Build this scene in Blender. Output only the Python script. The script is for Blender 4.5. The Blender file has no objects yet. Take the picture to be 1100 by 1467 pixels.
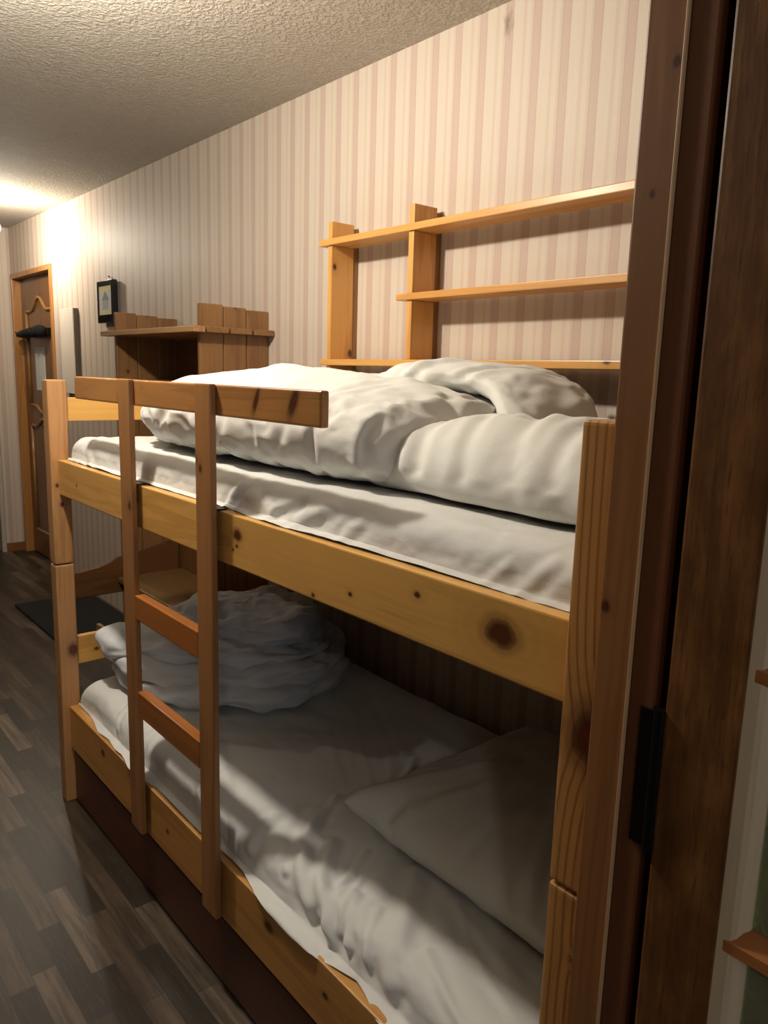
import bpy, bmesh, math, random
import numpy as np
from mathutils import Vector, Matrix, noise

S = bpy.context.scene
COL = S.collection
random.seed(7)

# ------------------------------------------------------------------ camera, light, exposure
CAM = Vector((-1.6449, 0.0, 1.4176))
F_PX = 1092.2
YAW, PITCH, ROLL = (math.radians(a) for a in (40.554, -10.193, 1.648))
fw = Vector((math.sin(YAW) * math.cos(PITCH), math.cos(YAW) * math.cos(PITCH), math.sin(PITCH)))
rt = Vector((math.cos(YAW), -math.sin(YAW), 0))
up = rt.cross(fw)
rt, up = rt * math.cos(ROLL) + up * math.sin(ROLL), up * math.cos(ROLL) - rt * math.sin(ROLL)
cd = bpy.data.cameras.new('camera')
cam = bpy.data.objects.new('camera', cd)
COL.objects.link(cam)
cd.sensor_fit = 'VERTICAL'
cd.sensor_height = 36.0
cd.lens = 36.0 * F_PX / 1467.0
cd.clip_start = 0.02
mw = Matrix((rt, up, -fw)).transposed().to_4x4()
mw.translation = CAM
cam.matrix_world = mw
S.camera = cam

vs = S.view_settings
vs.view_transform = 'Standard'
vs.look = 'None'
vs.gamma = 1.0
vs.use_curve_mapping = False
vs.exposure = 0.0
S.cycles.max_bounces = 8
S.cycles.diffuse_bounces = 2
S.cycles.sample_clamp_indirect = 4.0

LAMP = Vector((-1.17, 1.86, 2.22))          # pendant over the corridor
SPOT = Vector((-0.40, 5.05, 2.20))          # far lamp by the wall
W_LAMP, W_SPOT, W_BEAM, W_FILL = 69.0, 30.0, 10.0, 7.0

w = bpy.data.worlds.new('world')
S.world = w
w.use_nodes = True
w.node_tree.nodes['Background'].inputs['Color'].default_value = (0.6, 0.7, 0.9, 1)
w.node_tree.nodes['Background'].inputs['Strength'].default_value = 0.02


def point_light(name, loc, watt, col, rad):
    ld = bpy.data.lights.new(name, 'POINT')
    ld.energy = watt
    ld.color = col
    ld.shadow_soft_size = rad
    o = bpy.data.objects.new(name, ld)
    o.location = loc
    COL.objects.link(o)
    return o


point_light('pendant_light', LAMP, W_LAMP, (1.0, 0.92, 0.79), 0.04)
point_light('spot_light', SPOT, W_SPOT, (1.0, 0.9, 0.74), 0.04)
point_light('living_light', (-2.25, -0.95, 2.05), 9.0, (1.0, 0.93, 0.82), 0.06)
bl = bpy.data.lights.new('spot_beam', 'SPOT')       # reflector head of the far lamp, turned to the wall above the door
bl.energy = W_BEAM
bl.color = (1.0, 0.93, 0.80)
bl.spot_size = math.radians(125)
bl.spot_blend = 1.0
bl.shadow_soft_size = 0.03
blo = bpy.data.objects.new('spot_beam', bl)
blo.location = SPOT
blo.rotation_euler = Vector((1.0, 0.3, 0.02)).to_track_quat('-Z', 'Y').to_euler()
COL.objects.link(blo)
wl = bpy.data.lights.new('fill_light', 'AREA')  # added cool fill from behind the camera, no window known there
wl.energy = W_FILL
wl.color = (0.80, 0.89, 1.0)
wl.shape = 'RECTANGLE'
wl.size, wl.size_y = 1.3, 1.2
wlo = bpy.data.objects.new('fill_light', wl)
wlo.location = (-1.9, -2.36, 1.5)
wlo.rotation_euler = (math.radians(90), 0, 0)
COL.objects.link(wlo)


# ------------------------------------------------------------------ node helpers
class NT:
    def __init__(self, name):
        self.m = bpy.data.materials.new(name)
        self.m.use_nodes = True
        self.t = self.m.node_tree
        self.b = self.t.nodes['Principled BSDF']

    def n(self, typ, **kw):
        x = self.t.nodes.new(typ)
        for k, v in kw.items():
            setattr(x, k, v)
        return x

    def l(self, a, b):
        self.t.links.new(a, b)

    def val(self, sock, v):
        if hasattr(v, 'is_linked') or isinstance(v, bpy.types.NodeSocket):
            self.l(v, sock)
        else:
            sock.default_value = v

    def math(self, op, a, b=0.0, c=None):
        x = self.n('ShaderNodeMath', operation=op)
        self.val(x.inputs[0], a)
        self.val(x.inputs[1], b)
        if c is not None:
            self.val(x.inputs[2], c)
        return x.outputs[0]

    def vmath(self, op, a, b=(0, 0, 0)):
        x = self.n('ShaderNodeVectorMath', operation=op)
        self.val(x.inputs[0], a)
        self.val(x.inputs[1], b)
        return x

    def co(self):
        return self.n('ShaderNodeTexCoord').outputs['Object']

    def map(self, v, scale=(1, 1, 1), loc=(0, 0, 0)):
        x = self.n('ShaderNodeMapping')
        self.l(v, x.inputs['Vector'])
        x.inputs['Scale'].default_value = scale
        x.inputs['Location'].default_value = loc
        return x.outputs[0]

    def noise(self, v, scale=5, detail=2, rough=0.5, dist=0.0):
        x = self.n('ShaderNodeTexNoise')
        self.l(v, x.inputs['Vector'])
        x.inputs['Scale'].default_value = scale
        x.inputs['Detail'].default_value = detail
        x.inputs['Roughness'].default_value = rough
        x.inputs['Distortion'].default_value = dist
        return x.outputs['Fac']

    def ramp(self, f, stops, interp='LINEAR'):
        x = self.n('ShaderNodeValToRGB')
        x.color_ramp.interpolation = interp
        e = x.color_ramp.elements
        while len(e) > 1:
            e.remove(e[-1])
        e[0].position, e[0].color = stops[0][0], (*stops[0][1], 1)
        for p, c in stops[1:]:
            k = e.new(p)
            k.color = (*c, 1)
        self.l(f, x.inputs[0])
        return x.outputs[0]

    def mix(self, f, a, b, mode='MIX'):
        x = self.n('ShaderNodeMix', data_type='RGBA', blend_type=mode)
        self.val(x.inputs[0], f)
        self.val(x.inputs[6], a if not isinstance(a, tuple) else (*a, 1))
        self.val(x.inputs[7], b if not isinstance(b, tuple) else (*b, 1))
        return x.outputs[2]

    def bump(self, h, strength=0.3, dist=0.01):
        x = self.n('ShaderNodeBump')
        x.inputs['Strength'].default_value = strength
        x.inputs['Distance'].default_value = dist
        self.l(h, x.inputs['Height'])
        self.l(x.outputs[0], self.b.inputs['Normal'])

    def base(self, c):
        self.val(self.b.inputs['Base Color'], c if not isinstance(c, tuple) else (*c, 1))

    def set(self, **kw):
        for k, v in kw.items():
            self.val(self.b.inputs[k], v)
        return self.m


def lin(r, g, b):
    f = lambda c: (c / 255 / 12.92) if c / 255 <= 0.04045 else ((c / 255 + 0.055) / 1.055) ** 2.4
    return (f(r), f(g), f(b))


def plain(name, col, rough=0.5, **kw):
    t = NT(name)
    t.base(col)
    nz = t.noise(t.co(), 60, 2)
    t.bump(nz, 0.08, 0.002)
    return t.set(Roughness=rough, **kw)


PINE_L, PINE_D = lin(226, 170, 96), lin(176, 108, 48)
_pc = {}


def pine(axis, light=PINE_L, dark=PINE_D, knots=(), rough=0.38, seed=0.0, small=0.6, ring=0.13, lines=0):
    """Varnished softwood: grain along axis, knots given as (x, y, z, radius) in the object's own space."""
    k = (axis, light, dark, tuple(knots), rough, seed, small, ring, lines)
    if k in _pc:
        return _pc[k]
    t = NT('pine_wood')
    co = t.co()
    sc = {'x': (1.3, 22, 22), 'y': (22, 1.3, 22), 'z': (22, 22, 1.3)}[axis]
    fs = {'x': (9, 420, 420), 'y': (420, 9, 420), 'z': (420, 420, 9)}[axis]
    warp = t.noise(t.map(co, tuple(0.22 * s for s in sc), (seed, seed * 1.7, seed * 0.6)), 1, 2)
    wv = t.vmath('ADD', t.map(co, sc, (seed * 3.1, seed * 1.3, seed * 2.2)))
    sx = t.n('ShaderNodeCombineXYZ')
    wm = t.math('MULTIPLY', warp, 5.0)
    for i in range(3):
        t.l(wm, sx.inputs[i])
    t.l(sx.outputs[0], wv.inputs[1])
    g1 = t.noise(wv.outputs[0], 0.8, 3, 0.55, 0.4)
    rings = t.math('ADD', t.math('MULTIPLY', t.math('SINE', t.math('MULTIPLY', g1, 34.0 if ring < 0.2 else 22.0)), ring), g1)
    fib = t.noise(t.map(co, fs), 1, 2, 0.6)
    g = t.math('ADD', rings, t.math('MULTIPLY', t.math('SUBTRACT', fib, 0.5), 0.28))
    dark = tuple(0.45 * a + 0.55 * b for a, b in zip(light, dark))
    mid = tuple(0.6 * a + 0.4 * b for a, b in zip(light, dark))
    col = t.ramp(g, [(0.25, tuple(1.06 * c for c in light)), (0.48, light), (0.62, mid), (0.85, dark)])
    kd = lin(58, 22, 8)
    # scattered pin knots
    vs_ = {'x': (4, 9, 9), 'y': (9, 4, 9), 'z': (9, 9, 4)}[axis]
    vo = t.n('ShaderNodeTexVoronoi')
    vo.inputs['Scale'].default_value = 0.62
    t.l(t.map(co, vs_, (seed * 5.3, seed * 2.9, seed * 4.1)), vo.inputs['Vector'])
    vf = t.ramp(vo.outputs['Distance'], [(0.0, (small,) * 3), (0.035, (small * .9,) * 3), (0.075, (0.22 * small,) * 3), (0.16, (0, 0, 0))])
    col = t.mix(vf, col, kd)
    for kn_ in knots:
        x, y, z, r = kn_[:4]
        d = t.vmath('SUBTRACT', co, (x, y, z)).outputs[0]
        st = [1.0 / r] * 3
        st['xyz'.index(axis)] /= 1.4
        if len(kn_) > 4:                     # a slanting streak: sheared along the board and drawn out in height
            sp_ = t.n('ShaderNodeSeparateXYZ')
            t.l(d, sp_.inputs[0])
            cb_ = t.n('ShaderNodeCombineXYZ')
            t.l(sp_.outputs[0], cb_.inputs[0])
            t.l(t.math('ADD', sp_.outputs[1], t.math('MULTIPLY', sp_.outputs[2], kn_[4])), cb_.inputs[1])
            t.l(t.math('MULTIPLY', sp_.outputs[2], kn_[5]), cb_.inputs[2])
            d = cb_.outputs[0]
        d = t.vmath('MULTIPLY', d, tuple(st)).outputs[0]
        ln = t.vmath('LENGTH', d).outputs['Value']
        ln = t.math('ADD', ln, t.math('MULTIPLY', t.math('SUBTRACT', t.noise(d, 1.3, 3), 0.5), 0.45))
        halo = t.ramp(t.math('MULTIPLY', ln, 0.25), [(0.0, (1, 1, 1)), (0.26, (.8,) * 3), (0.45, (.22,) * 3), (0.9, (0, 0, 0))])
        rg = t.math('ADD', t.math('MULTIPLY', t.math('SINE', t.math('MULTIPLY', ln, 7.0)), 0.3), 0.6)
        ringc = t.mix(rg, mid, tuple(c * 0.62 for c in dark))
        col = t.mix(halo, col, ringc)
        if lines:                            # dark year rings running along the post and bending round the knot
            sp2 = t.n('ShaderNodeSeparateXYZ')
            t.l(co, sp2.inputs[0])
            bend = t.math('DIVIDE', 16.0, t.math('ADD', 1.0, t.math('MULTIPLY', t.math('MULTIPLY', ln, ln), 0.35)))
            ph = t.math('ADD', t.math('ADD', t.math('MULTIPLY', sp2.outputs[1], lines), t.math('MULTIPLY', warp, 12.0)), bend)
            lm = t.math('POWER', t.math('ADD', t.math('MULTIPLY', t.math('SINE', ph), 0.5), 0.5), 5.0)
            col = t.mix(t.math('MULTIPLY', lm, 0.6), col, lin(112, 56, 24))
        core = t.ramp(ln, [(0.0, (1, 1, 1)), (0.55, (0.94,) * 3), (0.85, (0.6,) * 3), (1.05, (0, 0, 0))])
        inner_ = t.mix(t.ramp(ln, [(0.0, (0, 0, 0)), (0.7, (1, 1, 1))]), lin(104, 40, 16), kd)
        col = t.mix(core, col, inner_)
    t.base(col)
    t.bump(g, 0.06, 0.002)
    m = t.set(Roughness=rough)
    m.node_tree.nodes['Principled BSDF'].inputs['Coat Weight'].default_value = 0.15
    m.node_tree.nodes['Principled BSDF'].inputs['Coat Roughness'].default_value = 0.25
    _pc[k] = m
    return m


def oak(axis):
    t = NT('dark_oak')
    co = t.co()
    st = {'x': (3, 60, 60), 'y': (60, 3, 60), 'z': (60, 60, 3)}[axis]
    fl = {'x': (26, 330, 330), 'y': (330, 26, 330), 'z': (330, 330, 26)}[axis]
    a = t.noise(t.map(co, st), 1, 4, 0.65, 0.4)
    f = t.noise(t.map(co, fl), 1, 3, 0.6)
    m = t.noise(t.map(co, (30, 30, 14)), 1, 3, 0.6)
    v = t.math('ADD', t.math('MULTIPLY', a, 0.5), t.math('MULTIPLY', m, 0.5))
    c = t.ramp(v, [(0.32, lin(76, 45, 20)), (0.5, lin(108, 68, 32)), (0.68, lin(142, 96, 50))])
    c = t.mix(t.ramp(f, [(0.56, (0, 0, 0)), (0.72, (.7,) * 3)]), c, lin(56, 32, 14))
    t.base(c)
    t.bump(f, 0.1, 0.002)
    return t.set(Roughness=0.42)


def linen(name, col=(0.78, 0.77, 0.73), tint=(0.70, 0.73, 0.80), amt=0.15):
    t = NT(name)
    co = t.co()
    a = t.noise(co, 5.0, 3)
    c = t.mix(t.ramp(a, [(0.45, (0, 0, 0)), (0.8, (amt,) * 3)]), col, tint)
    t.base(c)
    weave = t.math('ADD', t.noise(t.map(co, (900, 120, 900)), 1, 1), t.noise(t.map(co, (120, 900, 400)), 1, 1))
    fine = t.math('ADD', t.math('MULTIPLY', weave, 0.15), t.math('MULTIPLY', t.noise(co, 38, 3), 0.6))
    t.bump(fine, 0.22, 0.006)
    t.set(Roughness=0.85)
    t.b.inputs['Sheen Weight'].default_value = 0.15
    return t.m


# ------------------------------------------------------------------ mesh helpers
def mesh_obj(name, bm, mat, parent=None, smooth=False, origin=(0, 0, 0)):
    """One mesh object; vertices are given in world space, stored relative to the origin."""
    o = Vector(origin)
    if o.length:
        bmesh.ops.translate(bm, verts=bm.verts, vec=-o)
    me = bpy.data.meshes.new(name)
    bm.normal_update()
    bm.to_mesh(me)
    bm.free()
    if smooth:
        me.polygons.foreach_set('use_smooth', [True] * len(me.polygons))
    ob = bpy.data.objects.new(name, me)
    if mat:
        me.materials.append(mat)
    COL.objects.link(ob)
    if parent:
        ob.parent = parent
    else:
        ob.location = o
    return ob


def add_box(bm, x0, x1, y0, y1, z0, z1, bev=0.003, seg=2):
    r = bmesh.ops.create_cube(bm, size=1)
    vv = r['verts']
    for v in vv:
        v.co = Vector((x0 + (v.co.x + .5) * (x1 - x0), y0 + (v.co.y + .5) * (y1 - y0), z0 + (v.co.z + .5) * (z1 - z0)))
    if bev:
        ee = list({e for v in vv for e in v.link_edges})
        bmesh.ops.bevel(bm, geom=ee, offset=bev, segments=seg, profile=0.6, affect='EDGES')
    return bm


def boxm(*a, **k):
    return add_box(bmesh.new(), *a, **k)


def add_prism(bm, pts, axis, a0, a1):
    """Extrude a 2-D outline along an axis (x: pts are (y,z); y: pts are (x,z); z: pts are (x,y))."""
    def mk(p, q):
        return {'x': (q, p[0], p[1]), 'y': (p[0], q, p[1]), 'z': (p[0], p[1], q)}[axis]
    A = [bm.verts.new(mk(p, a0)) for p in pts]
    B = [bm.verts.new(mk(p, a1)) for p in pts]
    n = len(pts)
    fs = [bm.faces.new(A), bm.faces.new(B[::-1])]
    for i in range(n):
        fs.append(bm.faces.new((A[i], B[i], B[(i + 1) % n], A[(i + 1) % n])))
    bmesh.ops.recalc_face_normals(bm, faces=fs)
    return bm


def add_tube(bm, path, rad, n=10, cap=True):
    pts = [Vector(p) for p in path]
    rings = []
    for i, p in enumerate(pts):
        d = (pts[min(i + 1, len(pts) - 1)] - pts[max(i - 1, 0)]).normalized()
        a = d.orthogonal().normalized()
        b = d.cross(a)
        r = rad[i] if isinstance(rad, (list, tuple)) else rad
        rings.append([bm.verts.new(p + (a * math.cos(2 * math.pi * k / n) + b * math.sin(2 * math.pi * k / n)) * r) for k in range(n)])
    fs = []
    for A, B in zip(rings, rings[1:]):
        for k in range(n):
            fs.append(bm.faces.new((A[k], A[(k + 1) % n], B[(k + 1) % n], B[k])))
    if cap:
        fs.append(bm.faces.new(rings[0][::-1]))
        fs.append(bm.faces.new(rings[-1]))
    bmesh.ops.recalc_face_normals(bm, faces=fs)
    return bm


def add_lathe(bm, prof, cx, cy, n=24):
    rings = [[bm.verts.new((cx + r * math.cos(2 * math.pi * k / n), cy + r * math.sin(2 * math.pi * k / n), z)) for k in range(n)] for r, z in prof]
    fs = []
    for A, B in zip(rings, rings[1:]):
        for k in range(n):
            fs.append(bm.faces.new((A[k], A[(k + 1) % n], B[(k + 1) % n], B[k])))
    fs.append(bm.faces.new(rings[0][::-1]))
    fs.append(bm.faces.new(rings[-1]))
    bmesh.ops.recalc_face_normals(bm, faces=fs)
    return bm


def tag(o, label, cat, group=None):
    o['label'] = label
    o['category'] = cat
    if group:
        o['group'] = group
    return o


def thing(name, label, cat, loc, group=None):
    o = bpy.data.objects.new(name, None)
    o.empty_display_size = 0.1
    o.location = loc
    COL.objects.link(o)
    return tag(o, label, cat, group)


def struct(name, bm, mat, smooth=False, parent=None, origin=(0, 0, 0)):
    o = mesh_obj(name, bm, mat, parent, smooth, origin)
    if not parent:
        o['kind'] = 'structure'
    return o


# ------------------------------------------------------------------ surface materials
H = 2.384
YB = 6.19
XL = -3.0
YP0, YP1 = 0.30, 0.4575       # partition


def wallpaper(axis):
    t = NT('striped_wallpaper')
    co = t.co()
    sp = t.n('ShaderNodeSeparateXYZ')
    t.l(co, sp.inputs[0])
    c = sp.outputs['XYZ'.index(axis.upper())]
    jit = t.math('MULTIPLY', t.math('SUBTRACT', t.noise(t.map(co, (60, 60, 1.5)), 1, 2), 0.5), 0.0035)
    f = t.math('FRACT', t.math('DIVIDE', t.math('ADD', t.math('ADD', c, 0.031), jit), 0.0925))
    cr, pk, pd, lt = lin(214, 200, 182), lin(200, 177, 163), lin(190, 165, 151), lin(209, 190, 174)
    col = t.ramp(f, [(0.0, cr), (0.10, cr), (0.13, pd), (0.155, pk), (0.36, pk), (0.385, pd), (0.41, lt), (0.47, lt),
                     (0.50, cr), (0.62, cr), (0.66, lt), (0.74, lt), (0.77, cr), (1.0, cr)])
    fibn = t.noise(t.map(co, (260, 260, 5)), 1, 3, 0.6)
    col = t.mix(t.math('MULTIPLY', t.math('SUBTRACT', fibn, 0.32), 0.30), col, lin(168, 146, 128))
    # one old brown stain near the ceiling
    d = t.vmath('MULTIPLY', t.vmath('SUBTRACT', co, (0, 1.478, 2.335)).outputs[0], (26, 26, 13)).outputs[0]
    ln = t.math('ADD', t.vmath('LENGTH', d).outputs['Value'], t.math('MULTIPLY', t.noise(t.map(co, (90, 90, 40)), 1, 3), 0.9))
    col = t.mix(t.ramp(ln, [(0.3, (0.85,) * 3), (1.25, (0, 0, 0))]), col, lin(112, 92, 78))
    t.base(col)
    t.bump(t.noise(t.map(co, (150, 150, 60)), 1, 2), 0.12, 0.002)
    t.b.inputs['Specular IOR Level'].default_value = 0.35
    return t.set(Roughness=0.55)


M_WALL_Y, M_WALL_X = wallpaper('y'), wallpaper('x')

t = NT('popcorn_ceiling')
co = t.co()
n1 = t.noise(co, 75, 3, 0.6)
n2 = t.noise(co, 32, 2, 0.5)
hgt = t.math('ADD', t.ramp(n1, [(0.42, (0, 0, 0)), (0.62, (1, 1, 1))]), t.math('MULTIPLY', n2, 0.8))
t.base(t.mix(n2, lin(186, 176, 162), lin(206, 196, 182)))
t.bump(hgt, 0.8, 0.007)
M_CEIL = t.set(Roughness=0.8)

t = NT('vinyl_plank_floor')
co = t.co()
sp = t.n('ShaderNodeSeparateXYZ')
t.l(co, sp.inputs[0])
row = t.math('FLOOR', t.math('DIVIDE', sp.outputs[0], 0.056))
wn = t.n('ShaderNodeTexWhiteNoise', noise_dimensions='1D')
t.l(row, wn.inputs['W'])
ln_ = t.math('DIVIDE', t.math('ADD', sp.outputs[1], t.math('MULTIPLY', wn.outputs['Value'], 3.0)), 0.36)
cell = t.math('FLOOR', ln_)
cv = t.n('ShaderNodeCombineXYZ')
t.l(row, cv.inputs[0])
t.l(cell, cv.inputs[1])
w2 = t.n('ShaderNodeTexWhiteNoise', noise_dimensions='2D')
t.l(cv.outputs[0], w2.inputs['Vector'])
rx = t.math('FRACT', t.math('DIVIDE', sp.outputs[0], 0.056))
streak = t.noise(t.map(co, (55, 3.2, 1)), 1, 4, 0.65, 0.5)
fine = t.noise(t.map(co, (260, 12, 1)), 1, 3, 0.6)
blot = t.noise(t.map(co, (9, 4, 1)), 1, 3, 0.6)
tone = t.ramp(w2.outputs['Value'], [(0.0, lin(38, 31, 25)), (0.22, lin(56, 46, 37)), (0.4, lin(96, 80, 65)), (0.6, lin(66, 54, 44)),
                                    (0.78, lin(46, 41, 33)), (1.0, lin(122, 104, 86))])
col = t.mix(t.math('MULTIPLY', t.ramp(streak, [(0.38, (1, 1, 1)), (0.62, (0, 0, 0))]), 0.75), tone, lin(36, 28, 22))
col = t.mix(t.math('MULTIPLY', t.ramp(fine, [(0.55, (0, 0, 0)), (0.8, (1, 1, 1))]), 0.3), col, lin(120, 104, 88))
col = t.mix(t.math('MULTIPLY', t.ramp(blot, [(0.5, (0, 0, 0)), (0.75, (1, 1, 1))]), 0.4), col, lin(46, 46, 38))
edge = t.math('MAXIMUM', t.math('LESS_THAN', rx, 0.025), t.math('LESS_THAN', t.math('FRACT', ln_), 0.005))
col = t.mix(t.math('MULTIPLY', edge, 0.8), col, lin(30, 24, 20))
t.base(col)
t.bump(fine, 0.1, 0.002)
M_FLOOR = t.set(Roughness=0.42)

M_PLASTER = plain('unseen_dark_wall', lin(84, 66, 50), 0.8)  # unseen walls coloured dark to cut bounced light, no panelling known
M_PLASTER2 = plain('plaster_wall', lin(120, 108, 96), 0.8)
M_DARKMETAL = plain('black_iron', lin(20, 19, 18), 0.45, Metallic=0.6)
M_BLACK = plain('black_fabric', lin(12, 12, 13), 0.95)
DK_L, DK_D = lin(140, 92, 50), lin(92, 54, 26)
OAK_L, OAK_D = lin(158, 100, 50), lin(100, 56, 24)

# ------------------------------------------------------------------ the setting
struct('floor', boxm(-4.2, 0.1, -2.5, 7.6, -0.06, 0.0, bev=0), M_FLOOR)
struct('ceiling', boxm(-4.2, 0.1, -2.5, 7.6, H, H + 0.06, bev=0), M_CEIL)
DY0, DY1, DZ = 5.255, 6.165, 2.058        # far door opening in the right wall
b = bmesh.new()
add_box(b, 0, 0.1, -2.5, DY0, 0, H, 0)
add_box(b, 0, 0.1, DY1, 7.6, 0, H, 0)
add_box(b, 0, 0.1, DY0, DY1, DZ, H, 0)
add_box(b, 0.085, 0.1, DY0, DY1, 0, DZ, 0)
struct('wall_right', b, M_WALL_Y)
b = bmesh.new()
add_box(b, -0.135, 0, YB, YB + 0.1, 0, H, 0)
add_box(b, -1.1, -0.135, YB, YB + 0.1, 2.1, H, 0)
add_box(b, XL, -1.1, YB, YB + 0.1, 0, H, 0)
struct('wall_back', b, M_WALL_X)
struct('wall_left', boxm(XL - 0.1, XL, YP1, 7.6, 0, H, bev=0), M_PLASTER)
struct('wall_end', boxm(-4.2, 0.1, 7.6, 7.7, 0, H, bev=0), M_PLASTER)
JX = -0.935                               # passage side of the door jamb
b = bmesh.new()
add_box(b, JX + 0.03, -0.001, YP0, YP1, 0, H, 0)
add_box(b, XL - 0.1, -2.3, YP0, YP1, 0, H, 0)
add_box(b, -2.3, JX + 0.03, YP0, YP1, 2.09, H, 0)
struct('wall_near', b, M_PLASTER)
b = bmesh.new()
add_box(b, -4.3, -4.2, -2.5, YP1, 0, H, 0)
struct('wall_living_side', b, M_PLASTER)
b = bmesh.new()
add_box(b, -4.2, -2.6, -2.6, -2.5, 0, H, 0)
add_box(b, -1.2, 0.1, -2.6, -2.5, 0, H, 0)
add_box(b, -2.6, -1.2, -2.6, -2.5, 0, 0.85, 0)
add_box(b, -2.6, -1.2, -2.6, -2.5, 2.15, H, 0)
struct('wall_living_rear', b, M_PLASTER)
t = NT('added_window_pane')
t.base((0.6, 0.7, 0.8))
t.b.inputs['Emission Color'].default_value = (0.75, 0.86, 1, 1)
t.b.inputs['Emission Strength'].default_value = 0.5
struct('added_window_1', boxm(-2.6, -1.2, -2.56, -2.55, 0.85, 2.15, bev=0), t.m)  # added glowing pane that goes with the fill light
struct('baseboard_back', boxm(-0.135, -0.001, YB - 0.014, YB, 0, 0.07), pine('x', DK_L, DK_D))

# opening at the far end: pale frame post and what is seen beyond it
struct('trim_2', boxm(-0.165, -0.136, YB + 0.005, YB + 0.095, 0, 2.1), plain('pale_paint', lin(196, 184, 168), 0.5))
t = NT('patterned_cloth')
vo = t.n('ShaderNodeTexVoronoi')
vo.inputs['Scale'].default_value = 26
t.l(t.co(), vo.inputs['Vector'])
t.base(t.mix(t.ramp(vo.outputs['Distance'], [(0.3, (0, 0, 0)), (0.5, (1, 1, 1))]), lin(120, 170, 230), lin(30, 60, 130)))
M_CLOTHBLUE = t.set(Roughness=0.8)
b = bmesh.new()
pts = []
for i in range(25):
    pts.append((-0.42 + 0.3 * i / 24, 6.75 + 0.02 * math.sin(i * 1.4)))
pts2 = [(x, y + 0.02) for x, y in reversed(pts)]
add_prism(b, pts + pts2, 'z', 0.86, 1.16)
tag(mesh_obj('towel', b, M_CLOTHBLUE, origin=(-0.3, 6.75, 0.86)), 'blue patterned cloth hanging in the opening at the far left edge', 'towel')
tw = bpy.data.objects['towel']
b = bmesh.new()
add_tube(b, [(-0.99, 6.76, 1.175), (-0.03, 6.76, 1.175)], 0.008)
add_tube(b, [(-0.985, 6.76, 1.175), (-0.985, 6.76, 0.0)], 0.008)
add_tube(b, [(-0.035, 6.76, 1.175), (-0.035, 6.76, 0.0)], 0.008)
tag(mesh_obj('towel_rack', b, M_DARKMETAL, origin=(-0.5, 6.76, 0)), 'thin dark standing rail behind the far left opening', 'rack')

# ---- jamb of the near doorway
jk = [(0, 0.0, 0.0, 0.0)]
J_L, J_D = lin(150, 100, 56), lin(104, 64, 34)
b = bmesh.new()
add_box(b, JX, JX + 0.06, 0.416, YP1 + 0.002, 0, 2.09, 0.0025)
struct('trim_1', b, pine('z', J_L, J_D, knots=[(JX, 0.452, 1.175, 0.005), (JX, 0.438, 1.60, 0.003), (JX, 0.424, 1.716, 0.004)], seed=3.3, small=0.0, rough=0.45))
struct('trim_6', boxm(JX - 0.0004, JX + 0.003, 0.4152, 0.4190, 0, 2.085, bev=0.0008), pine('z', lin(190, 152, 112), lin(150, 112, 76), seed=3.0, small=0.0))
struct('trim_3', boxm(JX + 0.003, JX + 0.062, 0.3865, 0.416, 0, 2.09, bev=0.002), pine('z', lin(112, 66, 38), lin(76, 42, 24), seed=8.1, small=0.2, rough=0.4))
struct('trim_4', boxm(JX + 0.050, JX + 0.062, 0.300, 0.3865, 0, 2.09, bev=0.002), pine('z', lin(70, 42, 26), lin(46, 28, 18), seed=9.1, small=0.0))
b = bmesh.new()
add_box(b, -2.3, JX + 0.05, 0.30, YP1 + 0.002, 2.05, 2.09, 0.002)
add_box(b, -2.36, -2.30, 0.30, YP1 + 0.002, 0, 2.09, 0.002)
struct('trim_5', b, pine('x', J_L, J_D, seed=1.1, small=0.0))

# ---- glazed door leaf, folded back towards the camera
LX0, LX1 = JX, JX + 0.04
LY1, LYS = 0.372, 0.294
d2 = bpy.data.objects.new('door_2', None)
d2.location = (LX0, LY1, 0)
d2['kind'] = 'structure'
COL.objects.link(d2)
OD = (LX0, LY1, 0)
M_OAKZ = oak('z')
M_OAKY = oak('y')
LYE, LYE2 = -0.34, -0.415
mesh_obj('stile', boxm(LX0, LX1, LYS, LY1, 0.012, 2.04), M_OAKZ, d2, origin=OD)
mesh_obj('stile', boxm(LX0, LX1, LYE2, LYE, 0.012, 2.04), M_OAKZ, d2, origin=OD)
mesh_obj('rail', boxm(LX0, LX1, LYE, LYS, 0.012, 0.25), M_OAKY, d2, origin=OD)
mesh_obj('rail', boxm(LX0, LX1, LYE, LYS, 1.95, 2.04), M_OAKY, d2, origin=OD)
M_BEAD = pine('z', lin(214, 190, 156), lin(178, 150, 112), seed=6.4, small=0.0, rough=0.4)  # pale wood of the glazing beads, lighter than the door leaf
M_BAR = pine('y', lin(176, 112, 62), lin(120, 66, 32), seed=6.4, small=0.0, rough=0.35)
for (ya, s) in ((LYS, -1), (LYE, 1)):
    b = bmesh.new()
    add_prism(b, [(LX0 + 0.002, ya), (LX0 + 0.004, ya + s * 0.012), (LX0 + 0.007, ya + s * 0.017), (LX0 + 0.017, ya + s * 0.025), (LX0 + 0.030, ya + s * 0.025), (LX0 + 0.030, ya)], 'z', 0.25, 1.95)
    o = mesh_obj('glazing_bead', b, M_BEAD, d2, origin=OD)
    o['label'] = 'pale bevelled moulding'
MZ = [0.5755, 0.862, 1.149, 1.436, 1.72]
for zc in MZ:
    b = bmesh.new()
    add_prism(b, [(LX0 + 0.003, zc - 0.007), (LX0 + 0.003, zc + 0.005), (LX0 + 0.012, zc + 0.017), (LX0 + 0.018, zc + 0.020), (LX0 + 0.034, zc + 0.020), (LX0 + 0.034, zc - 0.018), (LX0 + 0.018, zc - 0.018)], 'y', LYE + 0.0, LYS - 0.0)
    mesh_obj('glazing_bar', b, M_BAR, d2, origin=OD)
t = NT('cathedral_glass')
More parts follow.
